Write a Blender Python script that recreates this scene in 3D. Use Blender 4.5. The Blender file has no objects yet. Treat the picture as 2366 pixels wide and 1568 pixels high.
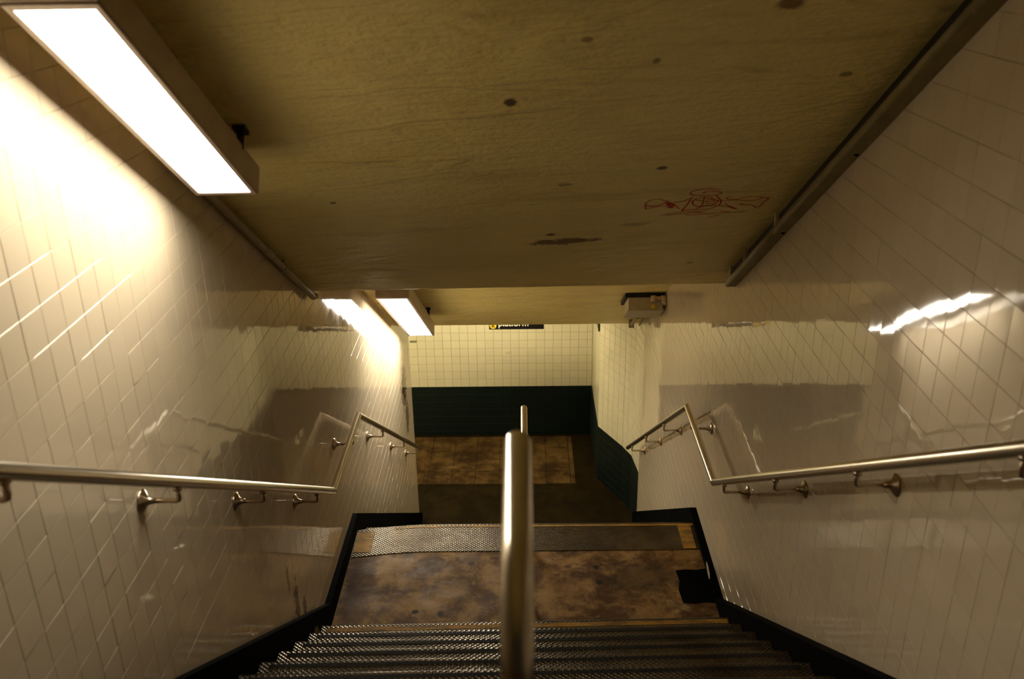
import bpy, bmesh, math, random
from mathutils import Vector, Matrix, Euler
random.seed(7)
S = bpy.context.scene
COL = S.collection

# ------------------------------------------------------------------ camera, world, exposure
CAM_Z = 3.90
F_PX, W_PX = 2164.07, 2366.0
cx, cy = 1183.0, 784.0
vY = Vector((1205 - cx, -150 - cy, F_PX)).normalized()          # horizontal direction of the stair axis
vD = Vector((1262 - cx, 5800 - cy, F_PX))
vD = (vD - vY * vD.dot(vY)).normalized()
vZ = -vD
vX = vY.cross(vZ)
R3 = Matrix((vX, vY, vZ))                                        # world = R3 @ (right, down, forward)
cam_d = bpy.data.cameras.new('camera')
cam_d.sensor_width = 36.0
cam_d.lens = F_PX / W_PX * 36.0
cam_d.clip_start = 0.05
cam_d.dof.use_dof = True
cam_d.dof.focus_distance = 6.5
cam_d.dof.aperture_fstop = 3.2
cam = bpy.data.objects.new('camera', cam_d)
COL.objects.link(cam)
m = Matrix((
    (R3[0][0], -R3[0][1], -R3[0][2], 0.0),
    (R3[1][0], -R3[1][1], -R3[1][2], 0.0),
    (R3[2][0], -R3[2][1], -R3[2][2], CAM_Z),
    (0, 0, 0, 1)))
cam.matrix_world = m
S.camera = cam

w = bpy.data.worlds.new('world'); S.world = w; w.use_nodes = True
w.node_tree.nodes['Background'].inputs[0].default_value = (0.9, 0.75, 0.5, 1)
w.node_tree.nodes['Background'].inputs[1].default_value = 0.012
S.view_settings.view_transform = 'Standard'
S.view_settings.look = 'None'
S.view_settings.gamma = 1.0
S.view_settings.use_curve_mapping = False
S.view_settings.exposure = 0.0
S.cycles.max_bounces = 12
S.cycles.diffuse_bounces = 6
S.cycles.glossy_bounces = 6
S.cycles.use_denoising = True
LAMP_COL = (1.0, 0.90, 0.73)
LAMP_E = 31.0                 # stair lamps
LAMP_E2 = 46.0
LAMP_C = 54.0                  # lower corridor lamps

# ------------------------------------------------------------------ key dimensions (metres; z = 0 on the landing)
XL, XR = -1.25, 1.235          # tiled wall faces
BL, BR = -1.215, 1.188          # baseboard faces
RIS, TRD = 0.178, 0.2705
NST = 13
ZF = -2.314                    # lower corridor floor
YB = 11.15                     # back wall
YEL, YER = 9.18, 8.95          # ends of the stair walls
SKEW = 0.025
def nose1(k, x=0.0):           # nosing k (1 = lowest) of the upper flight
    return 4.43 + SKEW * x - TRD * (k - 1)
def nose2(k, x=0.0):           # nosing k (0 = landing edge) of the lower flight
    return 5.655 + 0.258 * k

# ------------------------------------------------------------------ helpers
def link(o, parent=None):
    COL.objects.link(o)
    if parent is not None:
        o.parent = parent
    return o
def mesh_obj(name, verts, faces, mat=None, parent=None, smooth=False):
    me = bpy.data.meshes.new(name)
    me.from_pydata([tuple(v) for v in verts], [], faces)
    me.validate(); me.update()
    bm = bmesh.new(); bm.from_mesh(me)
    bmesh.ops.recalc_face_normals(bm, faces=bm.faces)
    bm.to_mesh(me); bm.free()
    if mat is not None: me.materials.append(mat)
    if smooth:
        for p in me.polygons: p.use_smooth = True
    return link(bpy.data.objects.new(name, me), parent)
def bm_obj(name, bm, mat=None, parent=None, smooth=False):
    me = bpy.data.meshes.new(name)
    bmesh.ops.recalc_face_normals(bm, faces=bm.faces)
    bm.to_mesh(me); bm.free()
    if mat is not None: me.materials.append(mat)
    if smooth:
        for p in me.polygons: p.use_smooth = True
    return link(bpy.data.objects.new(name, me), parent)
def thing(name, label, cat, loc=(0, 0, 0), group=None, rot=None):
    o = bpy.data.objects.new(name, None)
    o.empty_display_size = 0.1
    o.location = loc
    if rot: o.rotation_euler = rot
    o['label'] = label; o['category'] = cat
    if group: o['group'] = group
    return link(o)
def tag(o, label, cat, group=None):
    o['label'] = label; o['category'] = cat
    if group: o['group'] = group
    return o
def structure(o, label=None):
    o['kind'] = 'structure'
    if label: o['label'] = label; o['category'] = o.name.split('_')[0].split('.')[0]
    return o
def add_box(bm, lo, hi, bevel=0.0, mat=None):
    vs = [bm.verts.new((x, y, z)) for x in (lo[0], hi[0]) for y in (lo[1], hi[1]) for z in (lo[2], hi[2])]
    q = [(0, 1, 3, 2), (4, 6, 7, 5), (0, 4, 5, 1), (2, 3, 7, 6), (0, 2, 6, 4), (1, 5, 7, 3)]
    fs = [bm.faces.new([vs[i] for i in f]) for f in q]
    if bevel > 0:
        es = list({e for f in fs for e in f.edges})
        bmesh.ops.bevel(bm, geom=es, offset=bevel, segments=2, profile=0.5, affect='EDGES')
    return vs
def prism_yz(name, prof, x0, x1, mat, parent=None, bevel=0.0, xskew=None):
    """closed (y, z) profile extruded along x"""
    bm = bmesh.new()
    a = [bm.verts.new((x0, y, z)) for y, z in prof]
    b = [bm.verts.new((x1, y, z)) for y, z in prof]
    n = len(prof)
    bm.faces.new(a); bm.faces.new(b[::-1])
    for i in range(n):
        bm.faces.new((a[i], a[(i + 1) % n], b[(i + 1) % n], b[i]))
    if bevel:
        bmesh.ops.bevel(bm, geom=list(bm.edges), offset=bevel, segments=2, affect='EDGES')
    bmesh.ops.triangulate(bm, faces=[f for f in bm.faces if len(f.verts) > 4])
    return bm_obj(name, bm, mat, parent)
def tube_bm(bm, pts, r, seg=16, caps=True):
    """sweep along a polyline with mitred joints"""
    pts = [Vector(p) for p in pts]
    n = len(pts)
    dirs = [(pts[i + 1] - pts[i]).normalized() for i in range(n - 1)]
    up = Vector((1, 0, 0))
    if abs(dirs[0].dot(up)) > 0.9: up = Vector((0, 0, 1))
    side = dirs[0].cross(up).normalized(); up2 = side.cross(dirs[0]).normalized()
    ring0 = [pts[0] + (side * math.cos(2 * math.pi * k / seg) + up2 * math.sin(2 * math.pi * k / seg)) * r for k in range(seg)]
    rings = [ring0]
    cur = ring0
    for i in range(1, n):
        d = dirs[i - 1]
        nrm = (dirs[i - 1] + dirs[i]).normalized() if i < n - 1 else d
        nxt = []
        for p in cur:
            t = (pts[i] - p).dot(nrm) / d.dot(nrm)
            nxt.append(p + d * t)
        rings.append(nxt); cur = nxt
    vr = [[bm.verts.new(p) for p in rg] for rg in rings]
    for i in range(n - 1):
        for k in range(seg):
            f = bm.faces.new((vr[i][k], vr[i][(k + 1) % seg], vr[i + 1][(k + 1) % seg], vr[i + 1][k]))
            f.smooth = True
    if caps:
        bm.faces.new(vr[0]); bm.faces.new(vr[-1][::-1])
    for rg in vr[1:-1]:
        for k in range(seg):
            e = bm.edges.get((rg[k], rg[(k + 1) % seg]))
            if e and len(dirs) > 1: pass
    return vr
def tube(name, pts, r, mat, parent=None, seg=16, sharp=0.35):
    bm = bmesh.new()
    vr = tube_bm(bm, pts, r, seg)
    for i in range(1, len(pts) - 1):
        a = (Vector(pts[i]) - Vector(pts[i - 1])).angle(Vector(pts[i + 1]) - Vector(pts[i]))
        if a > sharp:
            for k in range(seg):
                e = bm.edges.get((vr[i][k], vr[i][(k + 1) % seg]))
                if e: e.smooth = False
    for rg in (vr[0], vr[-1]):
        for k in range(seg):
            e = bm.edges.get((rg[k], rg[(k + 1) % seg]))
            if e: e.smooth = False
    return bm_obj(name, bm, mat, parent)
def add_lathe(bm, prof, mtx, seg=20):
    """(radius, height) profile around local z, placed by mtx"""
    rings = []
    for r, h in prof:
        rings.append([bm.verts.new(mtx @ Vector((r * math.cos(2 * math.pi * k / seg), r * math.sin(2 * math.pi * k / seg), h))) for k in range(seg)])
    for i in range(len(rings) - 1):
        for k in range(seg):
            bm.faces.new((rings[i][k], rings[i][(k + 1) % seg], rings[i + 1][(k + 1) % seg], rings[i + 1][k])).smooth = True
    bm.faces.new(rings[0][::-1]); bm.faces.new(rings[-1])

# ------------------------------------------------------------------ material toolkit
class NT:
    def __init__(self, name):
        self.m = bpy.data.materials.new(name); self.m.use_nodes = True
        self.t = self.m.node_tree
        self.b = self.t.nodes['Principled BSDF']
        self._pos = None
    def n(self, typ, **kw):
        o = self.t.nodes.new(typ)
        for k, v in kw.items(): setattr(o, k, v)
        return o
    def l(self, a, b): self.t.links.new(a, b)
    def setin(self, sock, v):
        if hasattr(v, 'is_output'): self.l(v, sock)
        else: sock.default_value = v
    def pos(self):
        if self._pos is None: self._pos = self.n('ShaderNodeNewGeometry').outputs['Position']
        return self._pos
    def noise(self, scale, detail=4, rough=0.55, vec=None, dist=0.0):
        o = self.n('ShaderNodeTexNoise'); o.inputs['Scale'].default_value = scale
        o.inputs['Detail'].default_value = detail; o.inputs['Roughness'].default_value = rough
        o.inputs['Distortion'].default_value = dist
        self.l(vec if vec is not None else self.pos(), o.inputs['Vector'])
        return o.outputs['Fac']
    def stretch(self, s, off=(0, 0, 0), vec=None):
        o = self.n('ShaderNodeMapping'); o.inputs['Scale'].default_value = s; o.inputs['Location'].default_value = off
        self.l(vec if vec is not None else self.pos(), o.inputs['Vector']); return o.outputs[0]
    def math(self, op, a, b=None, c=None, clamp=False):
        o = self.n('ShaderNodeMath', operation=op); o.use_clamp = clamp
        self.setin(o.inputs[0], a)
        if b is not None: self.setin(o.inputs[1], b)
        if c is not None: self.setin(o.inputs[2], c)
        return o.outputs[0]
    def ramp(self, v, lo, hi, a=0.0, b=1.0, smooth=True):
        o = self.n('ShaderNodeMapRange'); o.interpolation_type = 'SMOOTHSTEP' if smooth else 'LINEAR'
        self.setin(o.inputs['Value'], v)
        o.inputs['From Min'].default_value = lo; o.inputs['From Max'].default_value = hi
        o.inputs['To Min'].default_value = a; o.inputs['To Max'].default_value = b
        return o.outputs['Result']
    def mix(self, f, a, b, mode='MIX'):
        o = self.n('ShaderNodeMix', data_type='RGBA', blend_type=mode)
        self.setin(o.inputs[0], f)
        for s, v in ((o.inputs[6], a), (o.inputs[7], b)):
            if hasattr(v, 'is_output'): self.l(v, s)
            else: s.default_value = (*v, 1)
        return o.outputs[2]
    def xyz(self, vec=None):
        o = self.n('ShaderNodeSeparateXYZ'); self.l(vec if vec is not None else self.pos(), o.inputs[0]); return o.outputs
    def blob(self, c, r, jag=0.5, scale=14.0):
        """soft-edged ragged spot around world point c with radii r"""
        o = self.n('ShaderNodeVectorMath', operation='SUBTRACT'); self.l(self.pos(), o.inputs[0]); o.inputs[1].default_value = c
        d = self.n('ShaderNodeVectorMath', operation='DIVIDE'); self.l(o.outputs[0], d.inputs[0]); d.inputs[1].default_value = r
        ln = self.n('ShaderNodeVectorMath', operation='LENGTH'); self.l(d.outputs[0], ln.inputs[0])
        nz = self.noise(scale, 4, 0.65)
        v = self.math('ADD', ln.outputs['Value'], self.math('MULTIPLY', self.math('SUBTRACT', nz, 0.5), jag * 2))
        return self.ramp(v, 0.55, 1.0, 1.0, 0.0)
    def bump(self, h, dist, strength=1.0, normal=None):
        o = self.n('ShaderNodeBump'); o.inputs['Distance'].default_value = dist; o.inputs['Strength'].default_value = strength
        self.l(h, o.inputs['Height'])
        if normal is not None: self.l(normal, o.inputs['Normal'])
        return o.outputs[0]
    def done(self, color=None, rough=None, metal=None, normal=None, spec=None):
        b = self.b
        if color is not None:
            if hasattr(color, 'is_output'): self.l(color, b.inputs['Base Color'])
            else: b.inputs['Base Color'].default_value = (*color, 1)
        if rough is not None: self.setin(b.inputs['Roughness'], rough)
        if metal is not None: self.setin(b.inputs['Metallic'], metal)
        if spec is not None: b.inputs['Specular IOR Level'].default_value = spec
        if normal is not None: self.l(normal, b.inputs['Normal'])
        return self.m

def mat_tile(name, col, rough=0.035, stains=(), dirt=0.25, grime=None, vary=0.06):
    t = NT(name)
    p = t.pos()
    oi = t.n('ShaderNodeObjectInfo')
    shade = t.ramp(oi.outputs['Random'], 0, 1, 1.0 - vary, 1.0, smooth=False)
    c = t.mix(1.0, col, shade, 'MULTIPLY')
    big = t.noise(1.1, 5, 0.6, vec=t.stretch((1, 1, 0.35)))
    d = t.ramp(big, 0.52, 0.8, 0, dirt)
    c = t.mix(d, c, (col[0] * 0.55, col[1] * 0.48, col[2] * 0.36))
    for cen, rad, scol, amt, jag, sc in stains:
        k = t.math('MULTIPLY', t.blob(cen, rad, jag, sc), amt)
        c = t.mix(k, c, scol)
    wav = t.noise(8.0, 1, 0.4)
    nrm = t.bump(wav, 0.00038, 1.0)
    rr = t.ramp(t.noise(2.3, 4, 0.6), 0.35, 0.75, rough, rough + 0.03)
    return t.done(c, rr, 0.0, nrm, 0.5)

def mat_plain(name, col, rough=0.5, metal=0.0, nscale=20, namt=0.15, bump=0.0):
    t = NT(name)
    nz = t.noise(nscale, 4)
    c = t.mix(t.ramp(nz, 0.3, 0.7, 0, 1), col, tuple(v * (1 - namt) for v in col))
    nrm = t.bump(nz, bump) if bump else None
    return t.done(c, rough, metal, nrm)

WHITE = (0.65, 0.555, 0.405)
M = {}
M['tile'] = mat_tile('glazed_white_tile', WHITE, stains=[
    ((-1.25, 8.62, -0.32), (0.1, 0.22, 0.26), (0.07, 0.035, 0.012), 0.95, 1.5, 20),
    ((-1.25, 8.72, -0.72), (0.1, 0.14, 0.26), (0.12, 0.07, 0.025), 0.8, 1.4, 25),
    ((-1.25, 4.08, 0.60), (0.1, 0.05, 0.17), (0.16, 0.115, 0.01), 0.95, 1.6, 30),
    ((-1.25, 3.98, 0.84), (0.1, 0.03, 0.10), (0.2, 0.15, 0.02), 0.85, 1.6, 40),
    ((-1.25, 4.22, 0.46), (0.1, 0.04, 0.08), (0.16, 0.12, 0.01), 0.9, 1.5, 40),
    ((-1.25, 3.75, 1.55), (0.1, 0.5, 0.45), (0.33, 0.25, 0.13), 0.35, 0.8, 5),
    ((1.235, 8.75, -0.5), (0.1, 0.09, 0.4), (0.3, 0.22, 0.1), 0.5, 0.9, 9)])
M['tile_back'] = mat_tile('cream_wall_tile', (0.76, 0.72, 0.53), rough=0.15, dirt=0.12, vary=0.05, stains=[
    ((-0.22, 11.15, -1.10), (0.06, 0.1, 0.03), (0.3, 0.25, 0.13), 0.25, 0.9, 30)])
M['tile_dado'] = mat_tile('dark_green_tile', (0.001, 0.009, 0.0085), rough=0.45, dirt=0.2, vary=0.3)
M['grout'] = mat_plain('grimy_grout', (0.50, 0.43, 0.29), 0.8, 0, 5, 0.55)
M['grout_back'] = mat_plain('olive_grout', (0.33, 0.28, 0.14), 0.9, 0, 6, 0.5)
M['grout_dark'] = mat_plain('green_grey_grout', (0.003, 0.014, 0.011), 0.9, 0, 6, 0.4)
M['black'] = mat_plain('black_paint', (0.0025, 0.003, 0.003), 0.7, 0, 12, 0.4, 0.002)
M['black'].node_tree.nodes['Principled BSDF'].inputs['Specular IOR Level'].default_value = 0.02
M['lampbody'] = mat_plain('cream_enamel', (0.50, 0.40, 0.29), 0.45, 0, 8, 0.15)
M['lamprim'] = mat_plain('lamp_rim_metal', (0.45, 0.36, 0.30), 0.35, 0.2, 8, 0.2)
M['pipe'] = mat_plain('painted_conduit', (0.36, 0.29, 0.15), 0.5, 0, 14, 0.2)
M['trough'] = mat_plain('painted_raceway', (0.26, 0.21, 0.085), 0.5, 0, 9, 0.25, 0.0015)
M['boxgrey'] = mat_plain('grey_box_paint', (0.46, 0.40, 0.27), 0.5, 0, 14, 0.15)
M['fitting'] = mat_plain('brass_fitting', (0.60, 0.46, 0.30), 0.45, 0.2, 30, 0.3)
M['yellow'] = mat_plain('yellow_sticker', (0.75, 0.62, 0.04), 0.6)
M['signblack'] = mat_plain('black_sign_enamel', (0.006, 0.005, 0.006), 0.35)
M['signwhite'] = mat_plain('white_sign_letter', (0.8, 0.76, 0.68), 0.5)
M['signyellow'] = mat_plain('yellow_sign_disc', (0.80, 0.55, 0.05), 0.5)
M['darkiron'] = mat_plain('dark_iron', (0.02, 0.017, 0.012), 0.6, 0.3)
M['paintred'] = mat_plain('red_marker', (0.72, 0.055, 0.03), 0.8, 0, 40, 0.4)
M['chip'] = mat_plain('bare_plaster_chip', (0.55, 0.48, 0.32), 0.8)
M['spatter'] = mat_plain('olive_paint_spatter', (0.16, 0.13, 0.02), 0.7, 0, 60, 0.5)

def mat_steel():
    t = NT('brushed_stainless')
    nz = t.noise(30, 3, 0.5, vec=t.stretch((1, 0.08, 0.08)))
    c = t.mix(nz, (0.70, 0.65, 0.56), (0.66, 0.61, 0.52))
    rr = t.ramp(nz, 0.3, 0.7, 0.22, 0.26)
    return t.done(c, rr, 1.0)
M['steel'] = mat_steel()
M['bronze'] = mat_plain('satin_bracket_steel', (0.55, 0.45, 0.34), 0.28, 1.0, 40, 0.2)

def mat_emit(name, col, e):
    m_ = bpy.data.materials.new(name); m_.use_nodes = True
    b = m_.node_tree.nodes['Principled BSDF']
    b.inputs['Base Color'].default_value = (0.8, 0.8, 0.78, 1)
    b.inputs['Emission Color'].default_value = (*col, 1)
    b.inputs['Emission Strength'].default_value = e
    return m_
M['glow1'] = mat_emit('lit_diffuser_upper', LAMP_COL, LAMP_E)
M['glow2'] = mat_emit('lit_diffuser_lower', LAMP_COL, LAMP_E2)
M['glowc'] = mat_emit('lit_diffuser_corridor', (1.0, 0.83, 0.50), LAMP_C)

# painted concrete ceiling with drips, rust spots and chips
CA, CC = 5.44397, 0.05166                      # z = CA + CC x - .66 y on the sloped ceiling
def zc1(x, y): return CA + CC * x - 0.66 * y
def mat_ceiling():
    t = NT('painted_concrete_ceiling')
    wob = t.noise(2.2, 6, 0.6)
    c = t.mix(t.ramp(wob, 0.35, 0.7), (0.92, 0.775, 0.32), (0.84, 0.695, 0.28))
    streak = t.noise(3.0, 5, 0.65, vec=t.stretch((0.5, 2.5, 2.5)))
    c = t.mix(t.ramp(streak, 0.5, 0.75, 0, 0.4), c, (0.55, 0.41, 0.16))
    fine = t.noise(55, 3, 0.6)
    c = t.mix(t.ramp(fine, 0.62, 0.75, 0, 0.25), c, (0.24, 0.16, 0.06))
    rust, dark = (0.17, 0.068, 0.014), (0.07, 0.025, 0.008)
    spots = [((0.21, 4.485), (0.21, 0.05), rust, 0.95, 0.9, 22), ((0.10, 4.47), (0.06, 0.04), rust, 0.8, 0.6, 20),
             ((0.127, 4.372), (0.030, 0.022), dark, 0.95, 0.5, 40),
             ((-0.04, 3.09), (0.026, 0.03), (0.09, 0.025, 0.010), 0.95, 0.6, 36), ((0.547, 3.676), (0.028, 0.02), (0.09, 0.035, 0.015), 0.9, 0.4, 40),
             ((0.184, 2.77), (0.02, 0.02), rust, 0.6, 0.5, 40), ((0.72, 2.666), (0.05, 0.035), rust, 0.85, 0.5, 25),
             ((0.17, 3.78), (0.04, 0.02), rust, 0.5, 0.6, 30), ((0.52, 4.30), (0.08, 0.03), rust, 0.35, 0.8, 18),
             ((0.40, 2.90), (0.015, 0.02), dark, 0.7, 0.4, 40), ((1.02, 3.05), (0.03, 0.02), dark, 0.6, 0.6, 40),
             ((-0.80, 3.82), (0.015, 0.015), dark, 0.7, 0.4, 40), ((-0.85, 4.85), (0.02, 0.015), dark, 0.7, 0.5, 40),
             ((0.92, 4.97), (0.025, 0.015), dark, 0.7, 0.5, 40)]
    for (x, y), (rx, ry), sc, amt, jag, ns in spots:
        c = t.mix(t.math('MULTIPLY', t.blob((x, y, zc1(x, y)), (rx, ry, 0.2), jag, ns), amt), c, sc)
    h1 = t.noise(7, 5, 0.6, vec=t.stretch((0.7, 1.6, 1.6)))
    ridge = t.n('ShaderNodeTexWave'); ridge.inputs['Scale'].default_value = 0.9; ridge.inputs['Distortion'].default_value = 14
    ridge.inputs['Detail'].default_value = 4; ridge.inputs['Detail Scale'].default_value = 1.6
    t.l(t.stretch((0.35, 1.2, 1.2)), ridge.inputs['Vector'])
    h = t.math('ADD', t.math('MULTIPLY', h1, 1.0), t.math('MULTIPLY', t.ramp(ridge.outputs['Fac'], 0.90, 1.0), 0.18))
    h = t.math('ADD', h, t.math('MULTIPLY', t.noise(40, 4, 0.6), 0.22))
    nrm = t.bump(h, 0.026, 0.9)
    return t.done(c, t.ramp(t.noise(5, 3), 0.3, 0.7, 0.38, 0.6), 0, nrm, 0.4)
M['ceiling'] = mat_ceiling()

def mat_concrete(name, base, dark, light, extra=(), rough=(0.35, 0.7), spec=0.22):
    t = NT(name)
    a = t.noise(3.2, 9, 0.72, dist=0.15)
    c = t.mix(t.ramp(a, 0.40, 0.62), dark, base)
    b2 = t.noise(4.2, 9, 0.72, vec=t.stretch((1, 1.3, 1), (3, 5, 1)), dist=0.2)
    c = t.mix(t.ramp(b2, 0.54, 0.74, 0, 0.7), c, light)
    f = t.noise(60, 3, 0.7)
    c = t.mix(t.ramp(f, 0.55, 0.75, 0, 0.35), c, dark)
    v = t.n('ShaderNodeTexVoronoi'); v.inputs['Scale'].default_value = 5.0; t.l(t.pos(), v.inputs['Vector'])
    c = t.mix(t.ramp(v.outputs['Distance'], 0.055, 0.085, 0.55, 0.0), c, tuple(x * 0.3 for x in dark))
    for cen, rad, scol, amt, jag, sc in extra:
        c = t.mix(t.math('MULTIPLY', t.blob(cen, rad, jag, sc), amt), c, scol)
    nrm = t.bump(t.math('ADD', a, t.math('MULTIPLY', f, 0.25)), 0.004, 0.7)
    return t.done(c, t.ramp(b2, 0.3, 0.7, rough[0], rough[1]), 0, nrm, spec)
gum = (0.012, 0.010, 0.008)
M['landing'] = mat_concrete('stained_landing_concrete', (0.34, 0.205, 0.075), (0.085, 0.038, 0.010), (0.56, 0.42, 0.21), [
    ((-0.71, 4.73, 0), (0.028, 0.025, 0.1), gum, 0.9, 0.2, 30), ((-0.55, 4.71, 0), (0.025, 0.035, 0.1), gum, 0.9, 0.2, 30),
    ((-0.38, 5.22, 0), (0.03, 0.035, 0.1), (0.05, 0.02, 0.01), 0.9, 0.3, 30), ((0.46, 5.17, 0), (0.028, 0.03, 0.1), gum, 0.95, 0.2, 30),
    ((0.47, 5.01, 0), (0.026, 0.028, 0.1), gum, 0.95, 0.2, 30), ((0.27, 5.18, 0), (0.03, 0.025, 0.1), gum, 0.6, 0.3, 30),
    ((0.75, 5.05, 0), (0.35, 0.2, 0.1), (0.03, 0.02, 0.006), 0.6, 0.8, 6),
    ((-1.1, 4.9, 0), (0.12, 0.6, 0.1), (0.05, 0.02, 0.008), 0.6, 0.8, 6),
    ((0.2, 4.6, 0), (0.5, 0.10, 0.1), (0.05, 0.025, 0.008), 0.5, 0.9, 7)], rough=(0.55, 0.85))
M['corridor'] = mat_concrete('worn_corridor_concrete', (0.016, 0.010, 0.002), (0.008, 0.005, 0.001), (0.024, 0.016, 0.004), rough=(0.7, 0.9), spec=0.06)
M['floortile'] = mat_concrete('brown_floor_tile', (0.085, 0.050, 0.014), (0.028, 0.014, 0.004), (0.15, 0.095, 0.036), rough=(0.6, 0.9), spec=0.1)
M['stepbody'] = mat_concrete('dark_step_concrete', (0.05, 0.04, 0.02), (0.02, 0.016, 0.008), (0.08, 0.06, 0.03))

def mat_diamond():
    """steel plate with a raised diamond cross-hatch"""
    t = NT('diamond_plate_steel')
    x, y, z = t.xyz()
    yy = t.math('SUBTRACT', y, z)                 # keeps running over the rounded lip
    k = 2 * math.pi / 0.027
    u = t.math('MULTIPLY', t.math('ADD', x, t.math('MULTIPLY', yy, 1.25)), k / 2)
    v = t.math('MULTIPLY', t.math('SUBTRACT', x, t.math('MULTIPLY', yy, 1.25)), k / 2)
    su = t.math('ABSOLUTE', t.math('SINE', u)); sv = t.math('ABSOLUTE', t.math('SINE', v))
    h = t.math('MINIMUM', su, sv)
    top = t.ramp(h, 0.10, 0.55)
    wear = t.noise(3.0, 6, 0.65)
    rust = t.noise(9.0, 5, 0.7)
    c = t.mix(t.ramp(wear, 0.35, 0.65), (0.095, 0.066, 0.03), (0.22, 0.175, 0.11))
    c = t.mix(t.ramp(rust, 0.5, 0.75, 0, 0.6), c, (0.07, 0.035, 0.012))
    c = t.mix(top, (0.008, 0.006, 0.002), c)
    mt = t.math('MULTIPLY', top, 1.0)
    rr = t.ramp(wear, 0.35, 0.7, 0.46, 0.27)
    nrm = t.bump(h, 0.004, 0.8)
    return t.done(c, rr, mt, nrm)
M['diamond'] = mat_diamond()
def mat_strip(name, col, amt):
    t = NT(name)
    wear = t.noise(11, 5, 0.7, vec=t.stretch((0.6, 2, 2)))
    c = t.mix(t.ramp(wear, 0.40, 0.62, 0, amt), col, (0.09, 0.055, 0.015))
    nrm = t.bump(t.noise(120, 2), 0.002, 0.6)
    return t.done(c, 0.7, 0, nrm)
M['stripyellow'] = mat_strip('worn_yellow_grit', (0.44, 0.235, 0.02), 0.75)
M['stripblack'] = mat_strip('black_grit', (0.005, 0.005, 0.004), 0.0)

# ------------------------------------------------------------------ tile builder
def tile_geo(wd, ht, th=0.006, bev=0.0010):
    hw, hh = wd / 2, ht / 2
    v = []
    for (a, b, z) in ((0, 0, -th), (0, 0, -bev), (bev, bev, 0.0)):
        for sx, sy in ((-1, -1), (1, -1), (1, 1), (-1, 1)):
            v.append((sx * (hw - a), sy * (hh - b), z))
    f = [(8, 9, 10, 11)]
    for i in range(4):
        j = (i + 1) % 4
        f.append((i, j, 4 + j, 4 + i)); f.append((4 + i, 4 + j, 8 + j, 8 + i))
    return v, f
cam_inv = cam.matrix_world.inverted()
def project(p):
    c = cam_inv @ Vector(p)
    if c.z > -0.2: return None
    return (cx + F_PX * c.x / -c.z, cy - F_PX * c.y / -c.z, -c.z)
def tiled(parent, name, tiles, udir, ndir, mat, limit=290, seen=None, tilt=0.0030, gap=0.0011, th=0.006, bev=0.0010):
    """tiles: list of (centre, width, height); udir horizontal axis, ndir outward normal. The `limit` that show largest become objects, the rest one mesh."""
    def frame(t):
        u = Vector(t[3] if len(t) > 3 else udir).normalized(); n = Vector(t[4] if len(t) > 3 else ndir).normalized(); v = Vector((0, 0, 1))
        if u.cross(v).dot(n) < 0: u = -u
        return Matrix((u, v, n)).transposed(), n
    scored = []
    for i, t in enumerate(tiles):
        c, wd, ht = t[:3]; n = frame(t)[1]
        q = project(c); s = 0.0
        if q and -40 < q[0] < W_PX + 40 and -40 < q[1] < 1608:
            toc = (Vector((0, 0, CAM_Z)) - Vector(c))
            s = wd * ht * max(0.0, toc.normalized().dot(n)) / (q[2] ** 2)
            if seen and not seen(c): s = 0.0
        scored.append((s, i))
    scored.sort(reverse=True)
    chosen = {i for s, i in scored[:limit] if s > 0}
    geo = {}
    rv, rf = [], []
    for i, t in enumerate(tiles):
        c, wd, ht = t[:3]; base, n = frame(t)
        rot = Euler((random.uniform(-1.5, 1.5) * tilt, random.uniform(-1.5, 1.5) * tilt, random.uniform(-0.002, 0.002))).to_matrix()
        mt = base @ rot
        off = n * random.uniform(-0.0003, 0.0003)
        gv, gf = tile_geo(wd - gap, ht - gap, th, bev)
        if i in chosen:
            key = (round(wd, 4), round(ht, 4))
            if key not in geo:
                me = bpy.data.meshes.new(name); me.from_pydata(gv, [], gf); me.materials.append(mat); geo[key] = me
            o = bpy.data.objects.new(name, geo[key])
            M4 = mt.to_4x4(); M4.translation = Vector(c) + off
            o.matrix_local = M4
            link(o, parent)
        else:
            b = len(rv)
            for p in gv:
                rv.append(tuple(mt @ Vector(p) + Vector(c) + off))
            rf += [tuple(b + k for k in f) for f in gf]
    if rv:
        me = bpy.data.meshes.new(name + '_field'); me.from_pydata(rv, [], rf); me.materials.append(mat)
        o = bpy.data.objects.new(name + '_field', me); o['kind'] = 'stuff'; link(o, parent)

# ------------------------------------------------------------------ ceiling
def zc2(y): return 0.081 + 0.60 * (9.25 - y)
YFL_L = (CA + CC * -1.4 - 4.5) / 0.66; YFL_R = (CA + CC * 1.4 - 4.5) / 0.66
def ceiling_profile(x):
    ye = 5.09 + (5.45 - 5.09) * (x + 1.25) / 2.485
    yf = (CA + CC * x - 4.5) / 0.66
    ym = 9.25 - (1.93 - 0.09) / 0.60
    zt = zc1(x, ye)
    return [(-2.2, 4.5), (yf, 4.5), (ye - 0.012, zc1(x, ye - 0.012)), (ye + 0.012, zt - 0.003), (ym, 1.93), (9.245, zc2(9.245)), (9.25, 0.083), (9.256, 0.086), (9.26, 0.30)]
bm = bmesh.new()
rows = []
XS = [-1.45, -0.7, 0.0, 0.7, 1.45]
for x in XS:
    p = ceiling_profile(x)
    bot = [bm.verts.new((x, y, z)) for y, z in p]
    top = [bm.verts.new((x, y + 0.02, z + (0.25 if i < len(p) - 1 else 0.35))) for i, (y, z) in enumerate(p)]
    rows.append((bot, top))
nP = len(rows[0][0])
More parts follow.
